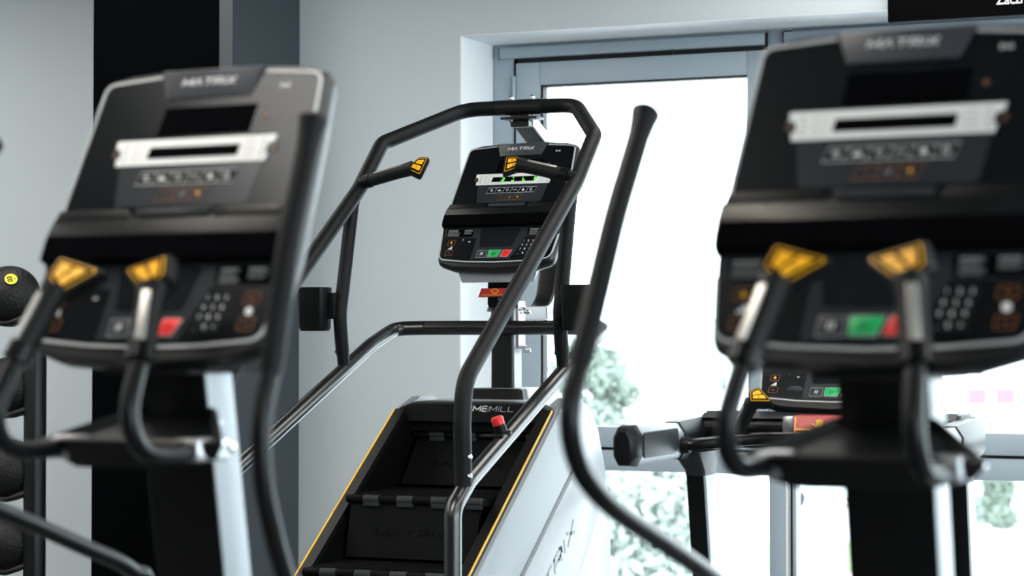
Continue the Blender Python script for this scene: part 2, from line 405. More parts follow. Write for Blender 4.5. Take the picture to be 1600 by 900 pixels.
    for s_, xs in ((-1, (-.198, -.136)), (1, (.110, .160))):
        for j, x in enumerate(xs):
            for i in range(7 if j == 0 else 5):
                wdt = (.05 if s_ < 0 and j == 0 else .036) * random.uniform(.7, 1.0); y = -.322 - .0037 * i
                m.use('grey_print' if i == 0 else 'label_print').flat([(x, y - (.0018 if i else .0025)), (x + wdt, y - (.0018 if i else .0025)), (x + wdt, y), (x, y)], .0058)
    # plus / minus keys at both sides
    for s_ in (-1, 1):
        X = s_ * .176; Yp, Ym = -.371, -.411
        m.use('orange_line')
        for y in (Yp, Ym): m.strip(rpoly([(X - .014, y - .0095), (X + .012, y - .0095), (X + .015, y + .0095), (X - .012, y + .0095)], .003), .0015, .0050, closed=True)
        m.strip([(X - .005, Ym), (X + .005, Ym)], .0026, .0052)
        m.use('orange' if s_ < 0 else 'orange_line'); m.strip([(X - .005, Yp), (X + .005, Yp)], .0024, .0052); m.strip([(X, Yp - .005), (X, Yp + .005)], .0024, .0052)
        m.use('white_print')
        if s_ < 0:
            for i in range(3): m.prism([(X - .007 + .005 * i, -.397), (X - .003 + .005 * i, -.397), (X - .003 + .005 * i, -.394 + .004 * i), (X - .007 + .005 * i, -.394 + .004 * i)], .003, .0048)
        else: m.prism(ring(X, -.391, .0065), .003, .0048)
    m.use('white_print'); m.strip([(-.134, -.356), (-.135, -.363)], .0016, .0048); m.strip([(-.112, -.369), (-.105, -.368)], .003, .0048)
    # keypad
    n_ = 0
    for r_ in range(4):
        for c_ in range(3):
            x, y = .094 + .0165 * c_ - .0035 * r_ + .004, -.369 - .0157 * r_
            m.use('plastic_grey').strip(rpoly([(x - .0074, y - .0066), (x + .0074, y - .0066), (x + .0078, y + .0066), (x - .007, y + .0066)], 0), .0007, .0044, closed=True)
            m.use('white_print').text('123456789.0>'[n_], (x, y), .0105, .0045); n_ += 1
    m.build('control_face', con, label='lower key panel with number pad and small screen')
    for nm, mt, q, ic in (('pause_button', 'plastic_grey', [(-.068, -.431), (-.031, -.431), (-.031, -.404), (-.066, -.404)], 'p'),
                          ('start_button', 'green', [(-.025, -.431), (.013, -.431), (.023, -.403), (-.025, -.403)], 'g'),
                          ('stop_button', 'red', [(.020, -.430), (.050, -.430), (.063, -.403), (.030, -.403)], 'r')):
        m = mb(mt, xf).prism(q, .003, .0058, bev=.0006)
        m.use('grey_print').strip(q, .0012, .0058, closed=True)
        X = sum(p[0] for p in q) / 4; Y = -.417
        if ic == 'p': m.use('white_print'); m.strip([(X - .004, Y - .005), (X - .002, Y + .005)], .0024, .0068); m.strip([(X + .002, Y - .005), (X + .004, Y + .005)], .0024, .0068)
        if ic == 'g': m.use('matte_black').strip([(X - .006, Y - .006), (X - .004, Y + .006), (X + .007, Y)], .0014, .0068, closed=True)
        if ic == 'r': m.use('red_dark').strip([(X - .006, Y - .005), (X + .004, Y - .005), (X + .006, Y + .005), (X - .004, Y + .005)], .0014, .0068, closed=True)
        m.build(nm, con)
    return con

def make_grip(root, base, head, pn, side, quad, r=0.0195, sensor_n=None, sens=(.25, .78), collar=True, name='grip_handle', icons='+-'):
    """padded stick from base to head with a thumb pad; quad in pad plane: x = towards `side` direction, y = along stick"""
    base, head, pn, side = V(base), V(head), V(pn).normalized(), V(side)
    ax = (head - base).normalized(); L = (head - base).length
    py = (ax - pn * ax.dot(pn)).normalized(); px = py.cross(pn).normalized()
    if px.dot(side) < 0: px = -px
    cx = sum(p[0] for p in quad) / 4; cy = sum(p[1] for p in quad) / 4
    sc = lambda k: [(cx + (x - cx) * k, cy + (y - cy) * k) for x, y in quad]
    m = mb('plastic_soft')
    end = head - ax * 0.02
    N = 8; pts = [base.lerp(end, i / N) for i in range(N + 1)]
    sn = V(sensor_n).normalized() if sensor_n else pn
    m.tube(pts, [r * .95, r, r, r, r, r, r * 1.02, r * 1.08, r * 1.15], 18, up=sn)
    # head block
    q0 = rpoly(sc(1.22), .008, 3); q1 = rpoly(sc(1.34), .008, 3); q2 = rpoly(sc(.95), .008, 3)
    ring3 = lambda q, d: [head + px * x + py * y + pn * d for x, y in q]
    m.loft([ring3(q2, -.034), ring3(q1, -.020), ring3(q1, -.006), ring3(q0, .002)])
    g = m.build(name, root)
    if collar:
        mb('black_gloss').tube([base - ax * .012, base + ax * .012], r * 1.1, 18).build('collar', g)
    m = mb('sensor')
    pe = sn - ax * sn.dot(ax); pe.normalize(); sd = ax.cross(pe)
    a, b = base + ax * (L * sens[0]), base + ax * (L * sens[1])
    rot = MX((sd, ax, pe)).transposed()
    m.box((a + b) / 2 + pe * (r * .93), (.015, (b - a).length, .006), .003, rot)
    m.build('sensor_plate', g, label='silver heart rate plate')
    m = mb('orange'); kw = dict(O=head, ax=px, ay=py, az=pn)
    m.prism(rpoly(sc(1.04), .004, 3), .001, .0035, **kw)
    m.use('matte_black').prism(rpoly(sc(.955), .003, 3), .003, .0044, **kw)
    k = sc(.70)
    la = lambda a, b, t: (a[0] + (b[0] - a[0]) * t, a[1] + (b[1] - a[1]) * t)
    # two orange keys split across the two longer edges
    m.use('orange')
    m.prism([k[0], la(k[0], k[1], .42), la(k[3], k[2], .42), k[3]], .004, .0058, **kw)
    m.prism([la(k[0], k[1], .58), k[1], k[2], la(k[3], k[2], .58)], .004, .0058, **kw)
    m.use('orange_line')
    for (a, b, c_, d), ic in (((k[0], la(k[0], k[1], .42), la(k[3], k[2], .42), k[3]), icons[0]), ((la(k[0], k[1], .58), k[1], k[2], la(k[3], k[2], .58)), icons[1])):
        X = (a[0] + b[0] + c_[0] + d[0]) / 4; Y = (a[1] + b[1] + c_[1] + d[1]) / 4; e = .0035
        m.prism([(X - e, Y - .0007), (X + e, Y - .0007), (X + e, Y + .0007), (X - e, Y + .0007)], .0055, .0064, **kw)
        if ic == '+': m.prism([(X - .0007, Y - e), (X + .0007, Y - e), (X + .0007, Y + e), (X - .0007, Y + e)], .0055, .0064, **kw)
    m.build('thumb_pad', g, label='orange thumb key pad')
    return g
QUAD = [(.051, .023), (-.017, .025), (-.020, -.005), (.011, -.024)]     # first axis points to the inner side

# ------------------------------------------------------------------ ROOM
WV = 8.441; IV = 8.79; EH = 1.40; CH = 3.35
U0, U1, V0 = -9.0, 4.2, -5.0
RU0, RU1, RZ = -3.845, 3.2, 2.707                      # window recess
m = mb('floor_rubber').bb((U0, V0, -.12), (U1, IV + .1, 0)); struct(m.build('floor'))
m = mb('ceiling_paint').bb((U0, V0, CH), (U1, IV + .1, CH + .15)); struct(m.build('ceiling'))
m = mb('wall_paint')
m.bb((U0, WV, 0), (RU0, IV + .12, CH)); m.bb((RU0, WV, RZ), (RU1, IV + .12, CH)); m.bb((RU1, WV, 0), (U1, IV + .12, CH))
struct(m.build('wall_back'))
m = mb('reveal_paint')                                  # pale plastered lining of the recess
m.bb((RU0 - .002, WV + .002, 0), (RU0 + .004, IV, RZ)); m.bb((RU0, WV + .002, RZ - .004), (RU1, IV, RZ + .002)); m.bb((RU1 - .004, WV + .002, 0), (RU1 + .002, IV, RZ))
struct(m.build('trim_1'))
m = mb('wall_paint').bb((U0 - .2, V0, 0), (U0, IV + .1, CH)); struct(m.build('wall_left'))
m = mb('dark_paint').bb((U0, V0 - .2, 0), (U1, V0, CH)); struct(m.build('wall_rear'))
m = mb('wall_paint'); m.bb((U1, V0, 0), (U1 + .3, -3.5, CH)); m.bb((U1, -3.5, 2.95), (U1 + .3, 7.9, CH)); m.bb((U1, 7.9, 0), (U1 + .3, IV + .1, CH)); m.bb((U1, -3.5, 0), (U1 + .3, 7.9, .25))
struct(m.build('wall_right'))
# column; window light on the side, shade on the front put into the colours
m = mb('column_shaded_front'); m.bb((-5.33, 7.85, 0), (-4.70, WV, CH)); struct(m.build('pillar_front'))
m = mb('column_lit_side'); m.bb((-4.70, 7.853, 0), (-4.635, WV, CH)); struct(m.build('pillar_side'))

def window(name, panes, frames, gaps=()):
    f = mb('frame_grey')
    for lo, hi in frames: f.bb(lo, hi, .004)
    if gaps:
        f.use('frame_dark')
        for lo, hi in gaps: f.bb(lo, hi)
    root = struct(f.build(name))
    for lo, hi in panes: mb('window_glass').bb(lo, hi).build('glass_pane', root)
    return root
zb = .08
# bay with the opening sash over a fixed light
fr = [((-3.840, IV, 0), (-3.742, IV + .09, 2.703)),                          # jamb
      ((-2.566, IV - .004, 0), (-2.496, IV + .09, 2.703)),                   # mullion
      ((-3.80, IV - .03, 2.640), (-2.574, IV + .05, 2.688)),                 # head cover
      ((-3.726, IV - .012, .915), (-3.610, IV + .06, 2.618)), ((-2.656, IV - .012, .915), (-2.570, IV + .06, 2.618)),   # sash stiles
      ((-3.610, IV - .012, 2.516), (-2.656, IV + .06, 2.618)), ((-3.610, IV - .012, .918), (-2.656, IV + .06, 1.008)), ((-3.742, IV + .004, 2.66), (-2.566, IV + .09, 2.705)),  # sash rails
      ((-3.742, IV, .815), (-2.566, IV + .08, .905)), ((-3.742, IV, 0), (-2.566, IV + .08, zb)), ((-3.742, IV + .02, 0), (-3.69, IV + .08, .86))]
gp = [((-3.742, IV + .012, .88), (-2.566, IV + .05, 2.66)) ] 
gp = [((-2.575, IV - .02, 2.640), (-2.565, IV + .03, 2.690)), ((-3.806, IV - .02, 2.640), (-3.799, IV + .03, 2.690)), ((-3.744, IV + .006, .80), (-3.724, IV + .03, 2.66)), ((-3.74, IV + .006, 2.616), (-2.57, IV + .03, 2.645)), ((-2.572, IV + .006, .90), (-2.564, IV + .03, 2.64)), ((-3.74, IV + .01, .903), (-2.57, IV + .03, .920)),
      ((-3.62, IV - .002, 1.0), (-3.598, IV + .05, 2.53)), ((-3.62, IV - .002, 2.508), (-2.65, IV + .05, 2.520))]
window('window_1', [((-3.62, IV + .02, 1.0), (-2.65, IV + .028, 2.53)), ((-3.70, IV + .03, zb), (-2.56, IV + .038, .83))], fr, gp)
mb('frame_grey').tube([(-3.735, IV - .012, 2.42), (-3.735, IV - .012, 2.56)], .008, 10).build('hinge', bpy.data.objects['window_1'])
mb('frame_dark').tube([(-2.98, IV - .036, 2.638), (-2.98, IV - .030, 2.622)], .006, 8).build('latch_pin', bpy.data.objects['window_1'])
# fixed bays to the right of the mullion
edges = [-2.462, -1.20, .10, 1.40, 3.19]
for i in range(4):
    a, b = edges[i] + (.0 if i == 0 else .03), edges[i + 1] - .03
    fr = [((a, IV + .004, 2.66), (b, IV + .09, 2.705)), ((b, IV - .004, 0), (b + .06, IV + .09, 2.703)), ((a - (.028 if i == 0 else 0), IV - .03, 2.640), (b - .006, IV + .05, 2.688)), ((a, IV - .01, 2.53), (b, IV + .06, 2.64)),
          ((a, IV - .012, .918), (b, IV + .06, 1.008)), ((a, IV, .815), (b, IV + .08, .905)), ((a, IV, 0), (b, IV + .08, zb))]
    if i == 0: fr += [((a, IV - .01, 0), (a + .016, IV + .06, 2.64)), ((a - .022, IV - .002, 0), (a - .012, IV + .05, 2.64))]
    gp = [((a, IV + .01, .903), (b, IV + .03, .920)), ((a, IV + .004, 2.63), (b, IV + .03, 2.645))]
    if i == 0: gp += [((-2.497, IV - .02, 2.640), (-2.490, IV + .03, 2.690)), ((-2.496, IV + .01, 2.60), (-2.46, IV + .06, 2.70)), ((a - .012, IV + .004, 0), (a + .002, IV + .04, 2.64))]
    w = window('window_%d' % (i + 2), [((a, IV + .02, 1.0), (b, IV + .028, 2.55)), ((a, IV + .03, zb), (b, IV + .038, .83))], fr, gp)
    if i == 0: mb('reveal_paint').bb((-2.494, IV - .001, 0), (-2.474, IV + .08, 2.64)).build('white_bead', w)
    mb('silver').box((b - .125, IV - .03, .955), (.03, .04, .016), .005).build('window_handle', w)
# right-hand window wall
fr = []
for k in range(8):
    y = -3.5 + 11.4 * k / 7; fr.append(((U1 + .1, y - .03, .25), (U1 + .18, y + .03, 2.95)))
fr += [((U1 + .1, -3.5, .25), (U1 + .18, 7.9, .31)), ((U1 + .1, -3.5, 2.89), (U1 + .18, 7.9, 2.95))]
window('window_6', [((U1 + .135, -3.5, .28), (U1 + .143, 7.9, 2.92))], fr)

# sign above the window
m = mb('sign_black').bb((-1.962, WV - .03, 2.650), (.3, WV - .004, 3.15), .002)
XF = MX.Translation(V((0, WV - .031, 0))) @ MX.Rotation(R(90), 4, 'X')
sg = m.build('hanging_sign')
t2 = mb('sign_white', XF).text('Zacznij', (-1.533, 2.695), .060, .001, sx=.80, align='LEFT', bold=.0010, ay='TOP_BASELINE')
tag(sg, 'black sign board with white lettering on the wall above the window', 'sign'); t2.build('lettering', sg)

# ceiling lamps out of view, added for wall light and the console reflection
for i, (x, y) in enumerate(((-2.60, 2.30), (-5.0, 6.5), (-5.9, 2.2), (-5.7, 4.6), (-7.4, 6.6), (-2.2, 3.45), (.3, 4.3), (2.4, 1.9), (2.4, 4.6), (.6, -1.6), (-2.55, -1.6), (-5.7, -1.6), (2.4, -1.6), (-1.9, 7.0), (.6, 6.9), (-7.7, 4.2))):
    r = thing('added_ceiling_lamp', 'unseen ceiling lamp added to light the gym', 'lamp', (x, y, CH), 0, 'added ceiling lamps')
    f = mb('lamp_frame'); sx, sy = .52, 1.10
    for lo, hi in (((-sx, -sy, -.05), (sx, -sy + .03, 0)), ((-sx, sy - .03, -.05), (sx, sy, 0)), ((-sx, -sy, -.05), (-sx + .03, sy, 0)), ((sx - .03, -sy, -.05), (sx, sy, 0))): f.bb(lo, hi)
    f.build('lamp_frame', r); mb('lamp').bb((-sx + .03, -sy + .03, -.04), (sx - .03, sy - .03, -.02)).build('diffuser', r)

# ------------------------------------------------------------------ ELLIPTICAL TRAINERS
def make_elliptical(loc, rz, label):
    r = thing('elliptical_trainer', label, 'elliptical trainer', loc, rz, 'elliptical trainers in a row')
    fy = lambda z: -.085 + (1.2 - z) * .17
    # mast: black front, silver sides
    m = mb('post_silver'); w = .060
    prof = lambda z, y0, y1, x: rpoly([(-x, y0), (x, y0), (x, y1), (-x, y1)], .008, 3)
    m.loft([[(x, y, z) for x, y in prof(z, fy(z) + .004, fy(z) + .080, w)] for z in (.06, .5, .9, 1.36)])
    mast = m.build('mast', r, label='leaning mast with silver sides')
    m = mb('black_gloss')
    m.loft([[(x, y, z) for x, y in prof(z, fy(z), fy(z) + .007, w + .0015)] for z in (.06, .5, .9, 1.37)])
    m.build('mast_cover', mast, label='black front cover of the mast')
    m = mb('plastic').loft([[(-.075, -.17, 1.345), (.075, -.17, 1.345), (.075, .03, 1.345), (-.075, .03, 1.345)], [(-.10, -.16, 1.40), (.10, -.16, 1.40), (.10, .02, 1.44), (-.10, .02, 1.44)]])
    m.build('console_neck', r)
    make_console(r, (0, 0, 1.794), 23.5, wings=False)
    # wing shaped accessory tray
    m = mb('plastic_soft')
    top = [(-.170, -.205, 1.246), (-.085, -.245, 1.248), (.085, -.245, 1.248), (.163, -.205, 1.246), (.072, -.09, 1.290), (-.072, -.09, 1.290)]
    bot = [(-.150, -.195, 1.224), (-.078, -.232, 1.208), (.078, -.232, 1.208), (.145, -.195, 1.224), (.068, -.06, 1.215), (-.068, -.06, 1.215)]
    ins = [(x * .93, y * .93 - .012, z + .004) for x, y, z in top]
    pit = [(x * .88, y * .9 - .015, z - .008) for x, y, z in top]
    m.loft([bot, top, ins, pit])
    for s in (-1, 1): m.use('silver').lathe([(.007, 0), (.007, .006), (.002, .009)], (s * .06, -.07, 1.268), (0, -.2, 1), 12)
    m.build('accessory_tray', r)
    for s in (-1, 1):
        # fixed U bar
        m = mb('arm_black')
        p = smooth_path([(s * .108, -.325, 1.375), (s * .113, -.348, 1.335), (s * .117, -.363, 1.300), (s * .119, -.358, 1.266), (s * .119, -.335, 1.243), (s * .119, -.295, 1.234), (s * .119, -.23, 1.234), (s * .117, -.13, 1.238)], 6)
        m.tube(p, .0135, 16)
        fb = m.build('fixed_handle', r)
        m = mb('silver').box((s * .112, -.185, 1.236), (.046, .085, .034), .006); m.box((s * .078, -.150, 1.236), (.04, .05, .028), .005)
        m.use('chrome').lathe([(.008, 0), (.008, .007), (.003, .010)], (s * .139, -.155, 1.238), (s, 0, 0), 10)
        m.build('clamp', fb, label='silver clamp joining the handle to the mast')
        make_grip(r, (s * .108, -.325, 1.375), (s * .082, -.262, 1.488), (-s * .15, -.86, .50), (-s, 0, 0), QUAD, sensor_n=(s * .42 - .06, -1, .35), sens=(.10, .72))
        # moving arm
        if s < 0: arm = [(-.32, -.352, 1.372), (-.32, -.378, 1.325), (-.32, -.384, 1.285), (-.32, -.362, 1.240), (-.32, -.310, 1.202), (-.32, -.229, 1.166), (-.32, -.078, 1.113), (-.32, .087, 1.053), (-.32, .22, 1.0), (-.32, .27, .93), (-.32, .28, .45)]; tip = (-.32, -.145, 1.705); mid = (-.32, -.245, 1.56)
        else: arm = [(.32, -.317, 1.360), (.32, -.335, 1.310), (.32, -.342, 1.265), (.32, -.336, 1.200), (.32, -.314, 1.138), (.32, -.283, 1.073), (.32, -.20, .93), (.32, -.06, .80), (.32, .10, .70), (.32, .22, .63), (.32, .28, .45)]; tip = (.32, -.212, 1.705); mid = (.32, -.275, 1.53)
        m = mb('arm_black').tube(smooth_path(arm, 6), .0140, 16)
        ma = m.build('moving_handle', r)
        A, Bm, Tp = V(arm[0]), V(mid), V(tip)
        gp_ = smooth_path([A + (A - Bm).normalized() * .012, A.lerp(Bm, .5), Bm, Bm.lerp(Tp, .5), Bm.lerp(Tp, .8), Tp], 5)
        n = len(gp_); k = lambda i: i / (n - 1)
        rad = [.0165 if k(i) < .75 else .0165 + .0050 * ((k(i) - .75) / .25) ** 1.3 for i in range(n)]; rad[0] = .0150
        m = mb('foam').tube(gp_ + [Tp + (Tp - Bm).normalized() * .005], rad + [rad[-1] * .80], 18, ry=[x * 1.05 for x in rad] + [rad[-1] * .80])
        m.build('foam_grip', ma)
    # base, drive shroud and pedals (below the view)
    m = mb('plastic')
    side = rpoly([(.10, .03), (.10, .42), (.20, .62), (.42, .66), (.70, .52), (.78, .25), (.74, .03)], .05)
    m.prism([(y, z) for y, z in side], -.17, .17, O=(0, 0, 0), ax=(0, 1, 0), ay=(0, 0, 1), az=(1, 0, 0), bev=.02)
    m.build('drive_shroud', r)
    m = mb('black_coat').bb((-.035, -1.05, .03), (.035, .3, .09), .008); m.bb((-.28, -1.06, 0), (.28, -.98, .06), .01); m.bb((-.28, .66, 0), (.28, .74, .06), .01); m.bb((-.06, .02, .02), (.06, .2, .10), .01)
    m.build('base_frame', r)
    for s in (-1, 1):
        m = mb('black_coat').tube([(s * .32, .28, .45), (s * .25, .28, .45), (s * .17, .30, .45)], .018, 12); m.tube([(s * .26, .30, .30), (s * .22, -.55, .22), (s * .22, -.95, .12)], .022, 12)
        pl = m.build('pedal_arm', r)
        mb('plastic_grey').box((s * .19, -.40, .275), (.15, .38, .04), .015).build('foot_plate', pl)
    return r
ell = make_elliptical((-1.738, 2.886, 0), R(-4), 'elliptical trainer in front of the dark column, its console face shining grey')
def copy_tree(o, parent=None):
    c = o.copy(); COL.objects.link(c)
    if parent is not None: c.parent = parent
    for ch in list(o.children): copy_tree(ch, c)
    return c
e2 = copy_tree(ell); e2.location = (-.646, 2.873, 0); e2['label'] = 'nearest elliptical trainer before the window, its console face dark and cut by the frame'

# ------------------------------------------------------------------ STAIR CLIMBER  (local = world minus root)
CU, CV = -2.866, 6.40
sc_ = thing('stair_climber', 'black and silver stair climber with yellow edge strips in front of the grey wall', 'stair climber', (CU, CV, 0))
q = lambda x, v, z: (x, v - CV, z)
sl = lambda z: 6.41 - (1.158 - z) / .71               # front slope of the side panels
HW = .275
for s in (-1, 1):
    out = [(sl(.12), .02), (sl(.12), .12), (sl(.9), .9), (6.405, 1.152), (6.43, 1.172), (6.52, 1.200), (6.62, 1.198), (6.72, 1.165), (6.79, 1.09), (6.85, .97), (6.905, .80), (6.91, .60), (6.86, .3), (6.86, .02)]
    def ring(x, k=0.0):
        cx, cz = 6.2, .6
        return [(x, v + (cx - v) * k - CV, z + (cz - z) * k) for v, z in rpoly(out, [0, 0, 0, .02, .02, .03, .03, .05, .05, .06, .06, .08, .05, 0])]
    m = mb('panel_silver'); m.loft([ring(s * (HW - .028)), ring(s * (HW + .004)), ring(s * (HW + .014), .012), ring(s * (HW + .018), .03)])
    pn = m.build('side_panel', sc_, label='silver side panel')
    # sloping dark groove, lower cover plate and lettering
    gx = s * (HW + .0185)
    dv, dz = .435 / .528, .300 / .528                  # along the slope
    P = lambda a, b, x=gx: (x, 6.10 + dv * a - dz * b - CV, .662 + dz * a * 1.0 + dv * b)
    m = mb('frame_grey'); m.use('plastic_grey')
    m.loft([[P(-.75, -.006), P(-.75, .006), P(-.75, .006, gx - s * .01), P(-.75, -.006, gx - s * .01)], [P(.53, -.006), P(.53, .006), P(.53, .006, gx - s * .01), P(.53, -.006, gx - s * .01)]])
    m.build('panel_groove', pn, label='dark sloping groove')
    m = mb('panel_light')
    cov = [(6.10, .648), (6.53, .945), (6.62, .96), (6.70, .91), (6.785, .82), (6.59, .613), (6.2, .25), (5.6, .25), (5.58, .29)]
    m.prism([(v - CV, z) for v, z in rpoly(cov, [0, .03, .03, .03, .03, 0, .03, .03, 0])], HW + .016, HW + .022, O=(0, 0, 0), ax=(0, 1, 0), ay=(0, 0, 1), az=(s, 0, 0), bev=.003)
    m.build('lower_cover', pn)
    if s > 0:
        fx = MX(((0, 0, 1, gx + .0045), (dv, -dz, 0, 6.11 - CV), (dz, dv, 0, .513), (0, 0, 0, 1)))
        mb('panel_logo', fx).stroke_text('MATRIX', -.02, .50, -.045, .042, .011, 0.0, slant=.35).build('side_lettering', pn, label='grey wordmark along the side')
    # yellow edge strip on a dark inner rail
    m = mb('plastic'); e = [(sl(.14), .14), (sl(.6), .6), (6.398, 1.150)]
    m.tube([q(s * (HW - .012), v - .004, z + .004) for v, z in e], .019, ry=.010, up=(0, -.58, .81), prof=[(-1, -1), (1, -1), (1, 1), (-1, 1)])
    er = m.build('edge_rail', sc_)
    m = mb('yellow'); m.tube([q(s * (HW + .006), v - .010, z + .011) for v, z in e], .0032, 8)
    m.build('yellow_strip', er, label='yellow line along the edge')
    # inner cheek
    m = mb('deep_black'); m.loft([[q(s * x, v, z) for v, z in ((sl(.12) + .001, .03), (sl(.12) + .001, .12), (6.396, 1.142), (6.78, 1.06), (6.82, .03))] for x in (HW - .040, HW - .0275)])
    m.build('inner_cheek', sc_)
mb('deep_black').bb(q(-HW + .03, 6.79, .02), q(HW - .03, 6.81, 1.08), .002).build('rear_panel', sc_)
# top cap with the lettered fascia
m = mb('plastic_soft')
arch = lambda w, z0, z1: [(-w, z0), (-w * .93, z0 + (z1 - z0) * .45), (-w * .80, z0 + (z1 - z0) * .86), (-w * .6, z1), (w * .6, z1), (w * .80, z0 + (z1 - z0) * .86), (w * .93, z0 + (z1 - z0) * .45), (w, z0)]
ringa = lambda v, w, z0, z1: [q(x, v, z) for x, z in arch(w, z0, z1) + [(w, z0 - .03), (-w, z0 - .03)]]
m.loft([ringa(6.388, .278, 1.152, 1.180), ringa(6.394, .280, 1.154, 1.186), ringa(6.44, .280, 1.160, 1.189)])
cap = m.build('top_fascia', sc_, label='black arched fascia above the steps')
m = mb('panel_light'); m.loft([ringa(6.438, .280, 1.160, 1.1895), ringa(6.60, .280, 1.166, 1.192), ringa(6.76, .26, 1.13, 1.165), ringa(6.84, .24, 1.0, 1.03)])
m.build('top_cover', cap, label='pale top cover')
XF = MX(((1, 0, 0, 0), (0, 0, -1, 6.3880 - CV), (0, 1, 0, 1.154), (0, 0, 0, 1)))
m = mb('white_print', XF); m.stroke_text('CLIMB', -.062, .056, .003, .0165, .0042, .0026, slant=.3); m.stroke_text('MILL', .062, .146, .003, .0165, .0016, .0026, slant=.3)
m.build('fascia_lettering', cap)
mb('step_black').bb(q(-HW + .03, 6.41, 1.09), q(HW - .03, 6.43, 1.16)).build('inner_header', sc_)
# steps
sw = HW - .043
for k in range(-3, 2):
    nv, nz = 5.955 + .283 * k, .905 + .199 * k
    if k == 1: nv, nz = 6.436, 1.085
    dp = .40 if k == 0 else (.20 if k == 1 else .275)
    m = mb('step_black')
    m.loft([[q(x, v, z) for v, z in ((nv, nz - .022), (nv - .006, nz - .006), (nv + .004, nz + .002), (nv + dp, nz + .004), (nv + dp, nz - .02))] for x in (-sw, sw)])
    for j in range(9): m.bb(q(-sw + .01, nv + .03 + .024 * j, nz + .001), q(sw - .01, nv + .042 + .024 * j, nz + .0055))
    st = m.build('step', sc_)
    m = mb('step_black'); n = 8; wseg = 2 * sw / n
    for i in range(n):
        x0 = -sw + wseg * i; grey = i % 2 == 1
        m.use('step_pad' if grey else 'step_black')
        y0, y1 = (nv - .016, nv + .006)
        rr = .0135 if grey else .0125
        m.tube([q(x0 + .002, nv - .002, nz - .008), q(x0 + wseg - .002, nv - .002, nz - .008)], rr, 14)
        if grey:
            m.bb(q(x0 + .002, nv - .012, nz - .030), q(x0 + wseg - .002, nv + .004, nz - .012), .002)
    m.build('nosing', st, label='ribbed nosing with grey rubber pads')
    m = mb('step_riser'); v0, v1 = nv + .006, nv - .012
    rise = .185 if k < 1 else .165
    m.loft([[q(x, v, z) for v, z in ((nv + .004, nz - .018), (nv - .035 - (.09 if k == 1 else 0), nz - rise), (nv - .020 - (.09 if k == 1 else 0), nz - rise), (nv + .018, nz - .018))] for x in (-sw + .012, sw - .012)])
    al = math.atan2(.039 + (.09 if k == 1 else 0), rise - .018)
    XR = MX(((1, 0, 0, 0), (0, math.sin(al), -math.cos(al), nv - .0175 - (.05 if k == 1 else 0) - CV), (0, math.cos(al), math.sin(al), nz - .018 - (rise - .018) * .55), (0, 0, 0, 1)))
    m.build('riser', st)
    m = mb('step_black', XR); m.stroke_text('MATRIX', -.125, .115, -.012, .024, .005, .0022, slant=.15)
    m.build('embossed_lettering', st)
# lower handrail : cross bar bends back to the user and curves down
RW = .385
lr = fillet([q(-RW, 5.40, .06), q(-RW, 5.40, .925), q(-RW, 5.50, .992), q(-RW, 6.42, 1.372), q(-RW, 6.60, 1.428), q(-RW + .10, 6.63, 1.430), q(RW - .10, 6.63, 1.430), q(RW, 6.60, 1.428), q(RW, 6.42, 1.372), q(RW, 5.50, .992), q(RW, 5.40, .925), q(RW, 5.40, .06)], [.06, .10, .3, .06, .06, .06, .06, .3, .10, .06], 8)
m = mb('rail_black').tube(lr, .0245, 20); lrail = m.build('lower_handrail', sc_)
for s in (-1, 1): mb('plastic').lathe([(.05, 0), (.05, .03), (.03, .06)], q(s * RW, 5.40, 0), seg=20).build('rail_foot', lrail)
# upper hoop
hp = [q(-RW, 5.47, .985), q(-RW, 5.462, 1.16), q(-RW, 5.475, 1.275), q(-RW, 6.33, 1.888), q(-RW, 6.50, 2.055), q(-.205, 6.79, 2.190), q(.205, 6.79, 2.190), q(RW, 6.50, 2.055), q(RW, 6.33, 1.888), q(RW, 5.475, 1.275), q(RW, 5.462, 1.16), q(RW, 5.47, .985)]
hpf = fillet(hp, [.3, .14, .3, .07, .10, .10, .07, .3, .14, .3], 8)
m = mb('foam').tube(hpf, .0255, 20); hoop = m.build('overhead_handrail', sc_)
m = mb('black_coat').tube([q(-.085, 6.79, 2.190), q(.085, 6.79, 2.190)], .0270, 20); m.build('hoop_sleeve', hoop)
m = mb('chrome')
for x in (-.033, .045):
    for zz in (2.2185, 2.150): m.lathe([(.009, 0), (.009, .008), (.004, .012)], q(x, 6.79, zz), (0, 0, 1 if zz > 2.19 else -1), 10)
for s in (-1, 1): m.lathe([(.021, 0), (.023, .010), (.019, .026)], q(s * RW, 5.470, .985), (0, 0, 1), 16)
for s in (-1, 1):
    for zz in (1.012, 1.065): m.lathe([(.008, 0), (.008, .004), (.003, .006)], q(s * RW + .024, 5.458, zz), (1, -.25, 0), 10)
m.build('bolts', hoop, label='chrome bolts and collars')
mb('chrome').build
